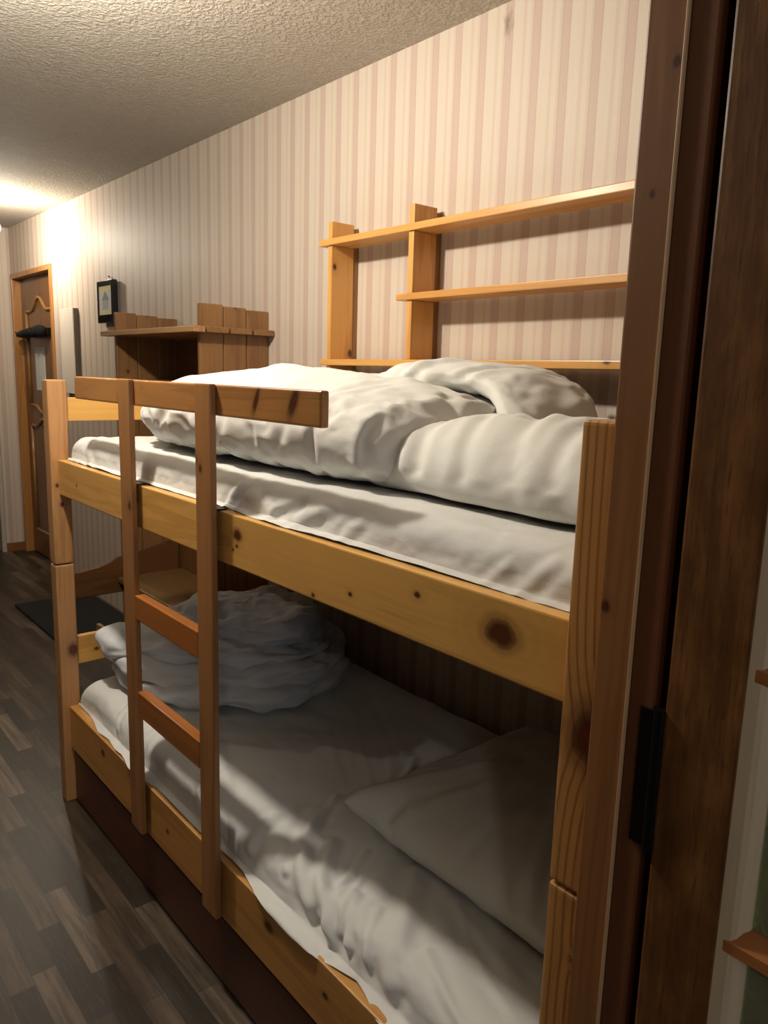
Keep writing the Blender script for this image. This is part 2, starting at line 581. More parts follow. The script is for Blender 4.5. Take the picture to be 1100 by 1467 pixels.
co = t.co()
nz = t.noise(co, 22, 3, 0.55, 1.2)
t.base(t.mix(t.ramp(t.noise(co, 7, 2), [(0.4, (0, 0, 0)), (0.7, (1, 1, 1))]), (0.55, 0.62, 0.42), (0.72, 0.74, 0.34)))
t.bump(nz, 0.6, 0.01)
t.b.inputs['Transmission Weight'].default_value = 0.7
M_GLASS = t.set(Roughness=0.22)
zz = [0.25] + MZ + [1.95]
for z0, z1 in zip(zz, zz[1:]):
    o = mesh_obj('glass_pane', boxm(LX0 + 0.021, LX0 + 0.027, LYE, LYS, z0, z1, bev=0), M_GLASS, d2, origin=OD)
    o['label'] = 'greenish textured glass'
b = bmesh.new()
add_box(b, JX + 0.0005, JX + 0.0135, 0.3725, 0.400, 0.922, 1.078, 0.001)
add_tube(b, [(JX + 0.001, 0.3775, 0.918), (JX + 0.001, 0.3775, 1.082)], 0.006)
o = mesh_obj('hinge', b, M_DARKMETAL, d2, origin=OD)
o['label'] = 'black butt hinge'
b = bmesh.new()
add_box(b, JX + 0.004, JX + 0.0135, 0.3685, 0.398, 1.78, 1.96, 0.001)
add_tube(b, [(JX + 0.001, 0.3735, 1.775), (JX + 0.001, 0.3735, 1.965)], 0.006)
mesh_obj('hinge', b, M_DARKMETAL, d2, origin=OD)

# ---- far door in the right wall
d1 = bpy.data.objects.new('door_1', None)
d1.location = (0, DY0, 0)
d1['kind'] = 'structure'
COL.objects.link(d1)
OD = (0, DY0, 0)
M_D1 = pine('z', lin(124, 82, 44), lin(86, 52, 26), seed=2.2, small=0.0, rough=0.35)
M_D1F = pine('z', lin(176, 122, 66), lin(124, 80, 40), seed=2.9, small=0.0, rough=0.35)
b = bmesh.new()
add_box(b, -0.014, 0.085, DY0, DY0 + 0.035, 0, DZ, 0.003)
add_box(b, -0.014, 0.085, DY1 - 0.035, DY1, 0, DZ, 0.003)
add_box(b, -0.014, 0.085, DY0 + 0.035, DY1 - 0.035, DZ - 0.035, DZ, 0.003)
mesh_obj('door_frame', b, M_D1F, d1, origin=OD)
mesh_obj('door_leaf', boxm(0.045, 0.083, DY0 + 0.036, DY1 - 0.036, 0.008, DZ - 0.036), M_D1, d1, origin=OD)


def arch_pts(y0, y1, z, rise, n=16, flip=1):
    out = []
    for i in range(n + 1):
        u = i / n
        a = 0.5 - 0.5 * math.cos(2 * math.pi * min(max((u - 0.18) / 0.64, 0), 1))
        out.append((0.040, y0 + (y1 - y0) * u, z + flip * rise * a))
    return out


M_D1M = pine('y', lin(160, 116, 68), lin(120, 80, 42), seed=4.2, small=0.0, rough=0.3)
ya, yb = DY0 + 0.17, DY1 - 0.17
for (z0, z1, r0, r1) in ((1.13, 1.79, 0.05, 0.09), (0.2, 0.98, 0.0, 0.06)):
    b = bmesh.new()
    top = arch_pts(ya, yb, z1, r1)
    bot = arch_pts(ya, yb, z0, r0, flip=-1)
    add_tube(b, top, 0.011, 8)
    add_tube(b, bot, 0.011, 8)
    add_tube(b, [bot[0], top[0]], 0.011, 8)
    add_tube(b, [bot[-1], top[-1]], 0.011, 8)
    mesh_obj('panel_moulding', b, M_D1M, d1, smooth=True, origin=OD)
b = bmesh.new()
add_tube(b, [(0.03, DY0 + 0.13, 1.0), (-0.02, DY0 + 0.13, 1.0), (-0.025, DY0 + 0.15, 1.0), (-0.025, DY0 + 0.25, 1.0)], 0.009, 8)
mesh_obj('door_handle', b, M_DARKMETAL, d1, smooth=True, origin=OD)

# notice and dark rail on that door
t = NT('printed_paper')
co = t.co()
sp = t.n('ShaderNodeSeparateXYZ')
t.l(co, sp.inputs[0])
line = t.math('LESS_THAN', t.math('FRACT', t.math('MULTIPLY', sp.outputs[2], 62)), 0.42)
wd = t.math('GREATER_THAN', t.noise(t.map(co, (1, 90, 62)), 1, 1), 0.47)
t.base(t.mix(t.math('MULTIPLY', t.math('MULTIPLY', line, wd), 0.32), lin(226, 226, 220), lin(90, 96, 110)))
M_PAPER = t.set(Roughness=0.7)
tag(mesh_obj('paper_notice', boxm(0.0415, 0.0445, 5.635, 5.845, 1.24, 1.54, bev=0), M_PAPER, origin=(0.028, 5.74, 1.24)),
    'white printed paper notice taped to the brown far door', 'notice')
cr_ = thing('coat_rack', 'black horizontal rail with hanging dark rolled cloth across the far door', 'coat rack', (0.0, 5.76, 1.63))
b = bmesh.new()
add_box(b, 0.012, 0.045, 5.46, 6.06, 1.625, 1.665, 0.003)
mesh_obj('rail', b, M_DARKMETAL, cr_, origin=(0, 5.76, 1.63))
b = bmesh.new()
add_tube(b, [(-0.012, 5.485, 1.645), (-0.016, 5.53, 1.645), (-0.016, 5.55, 1.645)], [0.034, 0.04, 0.038], 14)
add_tube(b, [(-0.012, 5.55, 1.645), (-0.012, 5.7, 1.64), (-0.008, 5.9, 1.632), (-0.004, 6.03, 1.63)], [0.036, 0.034, 0.03, 0.022], 14)
mesh_obj('rolled_cloth', b, M_BLACK, cr_, smooth=True, origin=(0, 5.76, 1.63))
for yy in (5.62, 5.78, 5.94):
    b = bmesh.new()
    add_tube(b, [(0.012, yy, 1.63), (-0.05, yy, 1.615), (-0.055, yy, 1.645)], 0.006, 8)
    mesh_obj('hook', b, M_DARKMETAL, cr_, smooth=True, origin=(0, 5.76, 1.63))

# wall box beside the far door
wb = thing('wall_panel', 'tall pale flush box panel with shade-coloured edge on the wall beside the far door', 'panel', (0, 4.9, 1.25))
mesh_obj('cover', boxm(-0.036, -0.0295, 4.80, 5.03, 1.25, 1.76, bev=0.002), plain('pale_panel', lin(232, 219, 203), 0.5), wb, origin=(0, 4.9, 1.25))
mesh_obj('case', boxm(-0.029, -0.001, 4.80, 5.03, 1.25, 1.76, bev=0.002), plain('shaded_edge', lin(112, 98, 86), 0.6), wb, origin=(0, 4.9, 1.25))['label'] = 'edge coloured dark for the shade on it'  # shade of the side turned from the far lamp, put into the colour

# ------------------------------------------------------------------ lamps
pl = thing('pendant_lamp', 'globe lamp hanging from the corridor ceiling, just outside the photo', 'lamp', (LAMP.x, LAMP.y, H))
O = (LAMP.x, LAMP.y, H)
b = bmesh.new()
add_lathe(b, [(0.005, H - 0.001), (0.045, H - 0.002), (0.045, H - 0.012), (0.02, H - 0.03), (0.008, H - 0.034)], LAMP.x, LAMP.y)
mesh_obj('ceiling_rose', b, M_DARKMETAL, pl, smooth=True, origin=O)
b = bmesh.new()
add_tube(b, [(LAMP.x, LAMP.y, H - 0.03), (LAMP.x, LAMP.y, LAMP.z + 0.11)], 0.004, 8)
add_tube(b, [(LAMP.x, LAMP.y, LAMP.z + 0.12), (LAMP.x, LAMP.y, LAMP.z + 0.056)], 0.016, 12)
mesh_obj('cord', b, M_DARKMETAL, pl, smooth=True, origin=O)


def glass_globe(name, loc, r, parent, origin):
    tt = NT('opal_glass')
    tt.base((0.9, 0.88, 0.82))
    tr = tt.n('ShaderNodeBsdfTransparent')
    tr.inputs[0].default_value = (0.97, 0.97, 0.97, 1)
    mx = tt.n('ShaderNodeMixShader')
    mx.inputs[0].default_value = 0.07
    tt.l(tr.outputs[0], mx.inputs[1])
    tt.l(tt.b.outputs[0], mx.inputs[2])
    tt.l(mx.outputs[0], tt.t.nodes['Material Output'].inputs[0])
    bb = bmesh.new()
    bmesh.ops.create_uvsphere(bb, u_segments=24, v_segments=16, radius=r, matrix=Matrix.Translation(loc))
    return mesh_obj(name, bb, tt.m, parent, smooth=True, origin=origin)


glass_globe('glass_globe', LAMP, 0.055, pl, O)
p2 = thing('pendant_lamp', 'globe lamp hanging from the living room ceiling behind the viewer', 'lamp', (-2.25, -0.95, H))
O = (-2.25, -0.95, H)
b = bmesh.new()
add_lathe(b, [(0.005, H - 0.001), (0.045, H - 0.002), (0.045, H - 0.012), (0.02, H - 0.03), (0.008, H - 0.034)], -2.25, -0.95)
mesh_obj('ceiling_rose', b, M_DARKMETAL, p2, smooth=True, origin=O)
b = bmesh.new()
add_tube(b, [(-2.25, -0.95, H - 0.03), (-2.25, -0.95, 2.05 + 0.08)], 0.004, 8)
mesh_obj('cord', b, M_DARKMETAL, p2, smooth=True, origin=O)
glass_globe('glass_globe', Vector((-2.25, -0.95, 2.05)), 0.085, p2, O)
sl = thing('spot_lamp', 'small ceiling spot lamp near the far door, just outside the photo', 'lamp', (SPOT.x, SPOT.y, H))
O = (SPOT.x, SPOT.y, H)
b = bmesh.new()
add_lathe(b, [(0.005, H - 0.001), (0.05, H - 0.002), (0.05, H - 0.014), (0.014, H - 0.02), (0.010, SPOT.z + 0.075), (0.018, SPOT.z + 0.065), (0.018, SPOT.z + 0.05)], SPOT.x, SPOT.y)
mesh_obj('holder', b, M_DARKMETAL, sl, smooth=True, origin=O)
glass_globe('glass_globe', SPOT, 0.055, sl, O)

# ------------------------------------------------------------------ picture on the wall
pf = thing('picture_frame', 'small black framed picture of a house on the striped wall above the cupboard', 'picture', (-0.005, 4.27, 1.65))
O = (0, 4.27, 1.65)
b = bmesh.new()
for (y0, y1, z0, z1) in ((4.16, 4.178, 1.655, 1.88), (4.362, 4.38, 1.655, 1.88), (4.178, 4.362, 1.655, 1.70), (4.178, 4.362, 1.852, 1.88)):
    add_box(b, -0.035, -0.004, y0, y1, z0, z1, 0.004)
mesh_obj('frame', b, plain('black_lacquer', lin(16, 17, 22), 0.18), pf, origin=O)
t = NT('house_sketch')
co = t.co()
sp = t.n('ShaderNodeSeparateXYZ')
t.l(co, sp.inputs[0])
yy, zz_ = sp.outputs[1], sp.outputs[2]
ay = t.math('ABSOLUTE', yy)
body = t.math('MULTIPLY', t.math('LESS_THAN', ay, 0.045), t.math('MULTIPLY', t.math('GREATER_THAN', zz_, 0.075), t.math('LESS_THAN', zz_, 0.125)))
roof = t.math('MULTIPLY', t.math('GREATER_THAN', zz_, 0.125), t.math('LESS_THAN', t.math('ADD', t.math('MULTIPLY', t.math('SUBTRACT', zz_, 0.125), 1.1), ay), 0.055))
win = t.math('GREATER_THAN', t.noise(t.map(co, (1, 130, 130)), 1, 1), 0.52)
bord = t.math('MAXIMUM', t.math('GREATER_THAN', zz_, 0.172), t.math('LESS_THAN', zz_, 0.068))
c = t.mix(bord, lin(206, 206, 204), lin(214, 206, 150))
c = t.mix(t.math('MULTIPLY', body, t.math('ADD', t.math('MULTIPLY', win, 0.3), 0.2)), c, lin(60, 66, 76))
c = t.mix(t.math('MULTIPLY', roof, 0.6), c, lin(80, 84, 96))
t.base(c)
mesh_obj('print', boxm(-0.030, -0.012, 4.176, 4.364, 1.698, 1.854, bev=0), t.set(Roughness=0.25), pf, origin=O)['label'] = 'grey drawing of a house on cream paper'
b = bmesh.new()
add_tube(b, [(0.0, 4.27, 1.90), (-0.012, 4.27, 1.905)], 0.003, 8)
mesh_obj('nail', b, M_DARKMETAL, pf, origin=O)

# ------------------------------------------------------------------ cupboard beyond the bunk
CL, CD = lin(136, 98, 60), lin(100, 66, 36)
CX0, CY0, CY1, CZT = -0.31, 2.65, 3.48, 1.575
cb = thing('plank_cupboard', 'tall open cupboard of wide brown planks against the wall beyond the bunk', 'cupboard', (-0.15, 3.06, 0))
O = (-0.15, 3.06, 0)
for side, (ya, yb) in enumerate(((CY0, CY0 + 0.022), (CY1 - 0.022, CY1))):
    for k in range(3):
        x0 = CX0 + 0.012 + k * 0.099
        kn = [(x0 + 0.05 + 0.15, ya - 3.06, 1.655 if k == 1 else 1.40 if k == 0 else 1.2, 0.006)]
        mesh_obj('side_plank', boxm(x0, x0 + 0.0965, ya, yb, 0.0, CZT + 0.085 - 0.006 * k, bev=0.004),
                 pine('z', CL, CD, knots=kn, seed=1.0 + k + 4 * side, small=0.15), cb, origin=O)
b = bmesh.new()
add_box(b, CX0 - 0.035, CX0 + 0.0115, CY0 - 0.045, CY1 + 0.045, CZT - 0.022, CZT, 0.003)
add_box(b, CX0 + 0.0115, -0.004, CY0 + 0.0225, CY1 - 0.0225, CZT - 0.022, CZT, 0.001)
mesh_obj('top_board', b, pine('y', lin(170, 130, 86), CD, seed=3.0, small=0.2), cb, origin=O)
for k in range(3):
    x0 = CX0 + 0.02 + k * 0.099
    mesh_obj('top_tenon', boxm(x0, x0 + 0.088, CY0 - 0.045, CY0 - 0.0005, CZT - 0.022, CZT, bev=0.003), pine('y', CL, CD, seed=7.0, small=0.2), cb, origin=O)
mesh_obj('shelf', boxm(CX0 + 0.02, -0.02, CY0 + 0.023, CY1 - 0.023, 1.345, 1.365), pine('y', lin(196, 146, 84), CD, seed=3.7, small=0.2), cb, origin=O)
mesh_obj('back_panel', boxm(-0.014, -0.002, CY0 + 0.023, CY1 - 0.023, 0.1, CZT - 0.03, bev=0), pine('z', lin(120, 82, 48), lin(84, 54, 30), seed=2.0, small=0.1), cb, origin=O)
mesh_obj('seat_board', boxm(CX0 - 0.03, -0.02, CY0 + 0.024, CY1 - 0.05, 0.425, 0.45, bev=0.006), pine('y', lin(120, 92, 56), CD, seed=5.2, small=0.3), cb, origin=O)
out = [(-0.585, 0.375), (-0.585, 0.492), (-0.50, 0.496), (-0.43, 0.505), (-0.385, 0.516), (-0.355, 0.530), (-0.335, 0.542), (-0.31, 0.545), (-0.26, 0.548), (-0.03, 0.60), (-0.03, 0.375)]
b = bmesh.new()
add_prism(b, out, 'y', CY1 - 0.048, CY1 - 0.024)
bmesh.ops.bevel(b, geom=[e for e in b.edges], offset=0.004, segments=2, affect='EDGES')
mesh_obj('scroll_panel', b, pine('x', lin(104, 70, 40), lin(72, 46, 26), seed=5.9, small=0.3, rough=0.25), cb, origin=O)['label'] = 'scroll-cut end panel with wavy top edge'
mesh_obj('leg', boxm(-0.585, -0.55, CY1 - 0.0485, CY1 - 0.0235, 0, 0.376), pine('z', CL, CD), cb, origin=O)
mesh_obj('base_rail', boxm(CX0 + 0.02, CX0 + 0.04, CY1 + 0.0005, CY1 + 0.40, 0.0, 0.09), pine('y', lin(196, 160, 110), CD, seed=1.9, small=0.1), cb, origin=O)

b = bmesh.new()
add_box(b, -0.47, -0.03, 3.90, 4.72, 0.0, 0.016, 0.004)
b2 = mesh_obj('doormat', b, M_BLACK, origin=(-0.25, 4.3, 0))
tag(b2, 'black rectangular mat on the plank floor beyond the bunk', 'mat')

# ------------------------------------------------------------------ wall shelf above the bunk
hs = thing('wall_shelf', 'pine wall shelf with three long boards above the upper bunk', 'shelf', (-0.06, 1.4, 1.43))
O = (-0.06, 1.4, 1.43)
HX = -0.12
SL, SD = lin(216, 160, 88), lin(168, 108, 50)
for (y1, z0, z1, kn) in ((2.15, 1.826, 1.846, ()), (1.757, 1.634, 1.653, ()), (2.137, 1.444, 1.464, ((HX + .06, 1.02 - 1.4, 1.462 - 1.43, 0.007),))):
    mesh_obj('shelf_board', boxm(HX, -0.022, 0.60, y1, z0, z1, bev=0.0025), pine('y', SL, SD, knots=kn, seed=z0 * 9, small=0.35), hs, origin=O)
for (ya, yb, z0) in ((2.088, 2.110, 1.37), (1.695, 1.717, 1.425), (0.70, 0.722, 1.37)):
    kn = ((HX + .02 + .06, ya - 1.4, 1.76 - 1.43, 0.007), (HX + .09 + .06, ya - 1.4, 1.485 - 1.43, 0.010)) if ya > 2 else ()
    b = bmesh.new()
    segs = [z0, 1.4435, 1.4645, 1.6335, 1.6535, 1.8255, 1.8465, 1.90] if ya < 2 else [z0, 1.4435, 1.4645, 1.8255, 1.8465, 1.90]
    for za, zb in zip(segs[0::2], segs[1::2]):
        add_box(b, HX + 0.008, -0.0225, ya, yb, za, zb, 0.002)
    mesh_obj('upright', b, pine('z', SL, SD, knots=kn, seed=ya * 4, small=0.2), hs, origin=O)
    mesh_obj('wall_batten', boxm(-0.022, -0.001, ya + 0.002, yb - 0.002, z0 + 0.01, 1.888, bev=0.002), pine('z', lin(150, 104, 56), lin(104, 66, 34), seed=ya), hs, origin=O)

# ------------------------------------------------------------------ bunk bed
XF, XB = -0.9219, -0.012
YF, YF2, YN, YN2 = 2.4096, 2.4607, 0.5096, 0.4600
ZT, ZS = 1.3751, 0.8043
bed = thing('bunk_bed', 'varnished pine bunk bed along the striped wall', 'bunk bed', (-0.46, 1.46, 0))
O = (-0.46, 1.46, 0)


def loc_k(kn):
    return tuple((x - O[0], y - O[1], z - O[2], r) for x, y, z, r in kn)


PO_L, PO_D = lin(188, 138, 88), lin(136, 86, 48)
for (ya, yb, xa, xb, sd) in ((YF, YF2, XF, -0.864, 0.4), (YN2, YN, XF, -0.864, 7.7), (YF, YF2, -0.072, XB, 2.4), (YN2, YN, -0.072, XB, 3.4)):
    front_near = ya < 1 and xa < -0.5
    front_far = ya > 1 and xa < -0.5
    ku = ((XF, 0.467, 1.008, 0.027),) if front_near else ((-0.905, YF, 1.055, 0.005), (-0.893, YF, 0.995, 0.006)) if front_far else ()
    kl = ((XF, 0.4665, 0.717, 0.0025),) if front_near else ((-0.88, YF, 0.52, 0.016),) if front_far else ()
    mesh_obj('post', boxm(xa, xb, ya, yb, ZS + 0.0015, ZT, bev=0.006, seg=3), pine('z', lin(196, 142, 80) if front_near else PO_L, lin(96, 50, 22) if front_near else PO_D, knots=loc_k(ku), seed=sd, small=0.1, ring=0.2 if front_near else 0.13, lines=560 if front_near else 0), bed, origin=O)
    mesh_obj('post', boxm(xa, xb, ya, yb, 0.0, ZS - 0.0015, bev=0.006, seg=3), pine('z', lin(196, 142, 80) if front_near else PO_L, lin(110, 60, 28) if front_near else PO_D, knots=loc_k(kl), seed=sd + 1, small=0.1, ring=0.2 if front_near else 0.13, lines=480 if front_near else 0), bed, origin=O)
RX0, RX1 = -0.9, -0.872
R_L, R_D = lin(226, 172, 92), lin(186, 124, 56)
kn = [(RX0, 1.318, 1.095, 0.013), (RX0, 1.32, 1.072, 0.004), (RX0, 1.335, 1.062, 0.003), (RX0, 0.628, 1.086, 0.0215),
      (RX0, 0.79, 1.10, 0.005), (RX0, 1.055, 1.035, 0.004), (RX0, 0.95, 1.062, 0.004), (RX0, 2.25, 1.075, 0.004)]
mesh_obj('side_rail', boxm(RX0, RX1, YN + 0.0005, YF - 0.0005, 1.0268, 1.1336), pine('y', R_L, R_D, knots=loc_k(kn), seed=2.6, small=0.1, rough=0.42), bed, origin=O)
kn = [(RX0, 2.12, 0.29, 0.01), (RX0, 1.68, 0.26, 0.006), (RX0, 1.0, 0.27, 0.007), (RX0, 1.2, 0.29, 0.012)]
mesh_obj('side_rail', boxm(RX0, RX1, YN + 0.0005, YF - 0.0005, 0.1903, 0.3327), pine('y', lin(204, 148, 78), lin(160, 102, 46), knots=loc_k(kn), seed=5.6, small=0.1, rough=0.42), bed, origin=O)  # shade of the lower rail put into its colour, darker than the upper rail
for (z0, z1) in ((1.0268, 1.1336), (0.1903, 0.3327)):
    mesh_obj('back_rail', boxm(-0.052, -0.026, YN + 0.0005, YF - 0.0005, z0, z1), pine('y', R_L, R_D, seed=8.8), bed, origin=O)
for (z0, z1) in ((1.25, 1.322), (1.0268, 1.12), (0.463, 0.557), (0.1903, 0.33)):
    for (ya, yb) in ((2.424, 2.446), (0.476, 0.498)):
        kn = ((-0.80, ya, z0 + 0.04, 0.006), (-0.72, ya, z0 + 0.05, 0.008)) if z0 < 0.5 else ()
        mesh_obj('end_board', boxm(-0.8645, -0.0715, ya, yb, z0, z1), pine('x', lin(222, 168, 88), R_D, knots=loc_k(kn), seed=z0 * 7 + ya, small=0.1), bed, origin=O)
for z0 in (1.045, 0.21):
    for k in range(13):
        y = 0.60 + k * 0.142
        mesh_obj('slat', boxm(RX1 + 0.0005, -0.0525, y, y + 0.07, z0, z0 + 0.018, bev=0.002), pine('x', R_L, R_D, seed=1.2), bed, origin=O)
# drawer plinth under the lower bunk
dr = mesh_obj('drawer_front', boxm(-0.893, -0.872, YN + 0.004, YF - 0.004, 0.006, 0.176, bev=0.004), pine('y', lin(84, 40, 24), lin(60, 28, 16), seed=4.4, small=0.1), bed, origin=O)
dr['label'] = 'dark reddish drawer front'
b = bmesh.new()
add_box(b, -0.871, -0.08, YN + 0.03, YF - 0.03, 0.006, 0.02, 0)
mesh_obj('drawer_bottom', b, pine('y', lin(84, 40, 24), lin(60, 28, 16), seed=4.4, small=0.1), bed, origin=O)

# ------------------------------------------------------------------ ladder with guard rail
ld = thing('bunk_ladder', 'pine ladder with guard rail fixed to the front of the bunk', 'ladder', (-0.915, 1.6, 0.205))
O = (-0.915, 1.6, 0.205)
LXF, LXB = -0.9243, -0.9105
L_L, L_D = lin(170, 118, 70), lin(118, 74, 40)
mesh_obj('stile', boxm(LXF, LXB, 1.786, 1.855, 0.204, 1.3905, bev=0.003), pine('z', L_L, L_D, knots=loc_k(((LXF, 1.80, 1.085, 0.008),)), seed=0.9, small=0.05), ld, origin=O)
kn = ((LXF, 1.425, 1.218, 0.006), (LXF, 1.445, 1.235, 0.006))
mesh_obj('stile', boxm(LXF, LXB, 1.380, 1.4475, 0.204, 1.3905, bev=0.003), pine('z', L_L, L_D, knots=loc_k(kn), seed=3.9, small=0.05), ld, origin=O)
for (z0, z1) in ((0.800, 0.8615), (0.5415, 0.6068)):
    mesh_obj('rung', boxm(LXF - 0.0005, LXB + 0.012, 1.4478, 1.7857, z0, z1, bev=0.003), pine('y', lin(170, 104, 48), L_D, seed=z0 * 8, small=0.1), ld, origin=O)
GX0, GX1 = LXB + 0.0003, LXB + 0.0185
kn = ((GX0, 1.105, 1.368, 0.009, 0.42, 0.32), (GX0, 1.228, 1.366, 0.006, 0.40, 0.24), (GX0, 1.885, 1.345, 0.0045, 0.1, 0.3))
mesh_obj('guard_rail', boxm(GX0, GX1, 1.0253, 2.2027, 1.3278, 1.3894, bev=0.005, seg=3),
         pine('y', lin(176, 122, 66), L_D, knots=tuple((q[0] - O[0], q[1] - O[1], q[2] - O[2], *q[3:]) for q in kn), seed=6.1, small=0.1), ld, origin=O)
for y in (1.40, 1.81):
    b = bmesh.new()
    add_box(b, LXB + 0.0002, RX0 + 0.003, y, y + 0.03, 1.09, 1.1345, 0.0005)
    add_box(b, RX0 - 0.004, RX0 + 0.016, y - 0.012, y + 0.03, 1.1338, 1.137, 0.0005)
    mesh_obj('hook', b, M_DARKMETAL, ld, origin=O)

# ------------------------------------------------------------------ bedding
M_SHEET = linen('white_sheet')
M_DUVET = linen('white_duvet_cover', (0.80, 0.785, 0.73), (0.78, 0.78, 0.76), 0.1)
M_PILLOW = linen('white_pillowcase', (0.80, 0.785, 0.73), (0.78, 0.78, 0.76), 0.1)
#SOFT


def catmull(P, n):
    P = [np.array(p, float) for p in P]
    P = [2 * P[0] - P[1]] + P + [2 * P[-1] - P[-2]]
    out = []
    for i in range(1, len(P) - 2):
        for k in range(n):
            u = k / n
            a, b_, c, d = P[i - 1:i + 3]
            out.append(0.5 * (2 * b_ + (c - a) * u + (2 * a - 5 * b_ + 4 * c - d) * u * u + (3 * b_ - a - 3 * c + d) * u ** 3))
    out.append(P[-2])
    return np.array(out)


def seg_dist(V, poly):
    best = np.full(len(V), 1e9)
    for A, B in zip(poly[:-1], poly[1:]):
        d = B - A
        q = np.clip(((V - A) @ d) / max(d @ d, 1e-12), 0, 1)
        best = np.minimum(best, np.linalg.norm(V - (A + q[:, None] * d), axis=1))
    return best


def sculpt(me, creases=(), noises=(), mask=None):
    """Push vertices along their normals: creases are (3-D polyline, width, depth); noises are (scale xyz, amplitude, seed)."""
    n = len(me.vertices)
    V = np.empty(n * 3)
    N = np.empty(n * 3)
    me.vertices.foreach_get('co', V)
    me.vertices.foreach_get('normal', N)
    V = V.reshape(-1, 3)
    N = N.reshape(-1, 3)
    d = np.zeros(n)
    for cr_i in creases:
        poly, wd, amp = cr_i[:3]
        k = np.array(cr_i[3] if len(cr_i) > 3 else (1, 1, 1), float)
        pl_ = catmull(poly, 6) * k
        r = seg_dist(V * k, pl_) / wd
        if len(cr_i) > 3:
            r = r + 4.0 * (N @ (1 - k) < 0.15)
        d += amp * (np.exp(-r * r) - 0.55 * np.exp(-((r - 1.9) / 0.9) ** 2))
    for sc, amp, sd in noises:
        d += amp * np.array([noise.fractal(Vector((p[0] * sc[0] + sd, p[1] * sc[1] - sd, p[2] * sc[2] + 2 * sd)), 0.8, 2.0, 3) for p in V])
    if mask is not None:
        d *= mask(V)
    V = V + N * d[:, None]
    me.vertices.foreach_set('co', V.ravel())
    me.update()


def collider(x0, x1, y0, y1, z0, z1):
    bm_ = bmesh.new()
    add_box(bm_, x0, x1, y0, y1, z0, z1, 0)
    me = bpy.data.meshes.new('tmp')
    bm_.to_mesh(me)
    bm_.free()
    o = bpy.data.objects.new('tmp', me)
    COL.objects.link(o)
    o.modifiers.new('Collision', 'COLLISION')
    o.collision.thickness_outer = 0.003
    o.collision.cloth_friction = 40
    return o


def settle(bm_, cols, frames=36, mass=0.3, press=50.0, grav=1.0, bend=0.1, tens=15.0, shrink=0.0, pin=None):
    """Let a closed cloth skin filled with air settle on the boxes given; returns the resulting mesh."""
    me = bpy.data.meshes.new('tmp')
    bm_.normal_update()
    bm_.to_mesh(me)
    bm_.free()
    o = bpy.data.objects.new('tmp', me)
    COL.objects.link(o)
    cc = [collider(*c) for c in cols]
    if pin is not None:
        g = o.vertex_groups.new(name='pin')
        for v in me.vertices:
            g.add([v.index], pin(v.co), 'REPLACE')
    m = o.modifiers.new('Cloth', 'CLOTH')
    s = m.settings
    s.quality = 5
    s.mass = mass
    s.tension_stiffness = s.compression_stiffness = tens
    s.shear_stiffness = tens / 2
    s.bending_stiffness = bend
    s.use_pressure = press > 0
    s.uniform_pressure_force = press
    s.air_damping = 2
    s.shrink_min = shrink
    s.effector_weights.gravity = grav
    if pin is not None:
        s.vertex_group_mass = 'pin'
        s.pin_stiffness = 1.0
    m.collision_settings.distance_min = 0.003
    for f in range(1, frames + 1):
        S.frame_set(f)
    dg = bpy.context.evaluated_depsgraph_get()
    res = bpy.data.meshes.new_from_object(o.evaluated_get(dg))
    for q in [o] + cc:
        md = q.data
        bpy.data.objects.remove(q)
        bpy.data.meshes.remove(md)
    S.frame_set(1)
    return res


def soft_obj(name, me, mat, origin, label=None, cat=None, parent=None, sub=1, group=None):
    me.transform(Matrix.Translation(-Vector(origin)))
    me.materials.clear()
    me.materials.append(mat)
    me.polygons.foreach_set('use_smooth', [True] * len(me.polygons))
    me.name = name
    o = bpy.data.objects.new(name, me)
    COL.objects.link(o)
    if parent:
        o.parent = parent
    else:
        o.location = origin
    if sub:
        o.modifiers.new('Subdivision', 'SUBSURF').levels = sub
        o.modifiers[0].render_levels = sub
    if label:
        tag(o, label, cat, group)
    return o


def pillow_bm(corners, z, N=46, puff=0.02):
    """Two squares of cloth sewn along the rim; corners run near-front, far-front, far-back, near-back as (x, y)."""
    c = [np.array(p, float) for p in corners]
    bm_ = bmesh.new()

    def grid(sign):
        G = []
        for i in range(N + 1):
            row = []
            for j in range(N + 1):
                u, v = i / N, j / N
                p = (1 - u) * ((1 - v) * c[0] + v * c[1]) + u * ((1 - v) * c[3] + v * c[2])
                b_ = puff * (16 * u * (1 - u) * v * (1 - v)) ** 0.5 + 0.0025
                row.append(bm_.verts.new((p[0], p[1], z + 0.004 + puff + sign * b_)))
            G.append(row)
        return G
    A, B = grid(1), grid(-1)
    for i in range(N):
        for j in range(N):
            bm_.faces.new((A[i][j], A[i + 1][j], A[i + 1][j + 1], A[i][j + 1]))
            bm_.faces.new((B[i][j], B[i][j + 1], B[i + 1][j + 1], B[i + 1][j]))
    per = [(i, 0) for i in range(N)] + [(N, j) for j in range(N)] + [(N - i, N) for i in range(N)] + [(0, N - j) for j in range(N)]
    for (a, b_), (c_, d) in zip(per, per[1:] + per[:1]):
        bm_.faces.new((A[c_][d], A[a][b_], B[a][b_], B[c_][d]))
    bmesh.ops.recalc_face_normals(bm_, faces=bm_.faces)
    return bm_


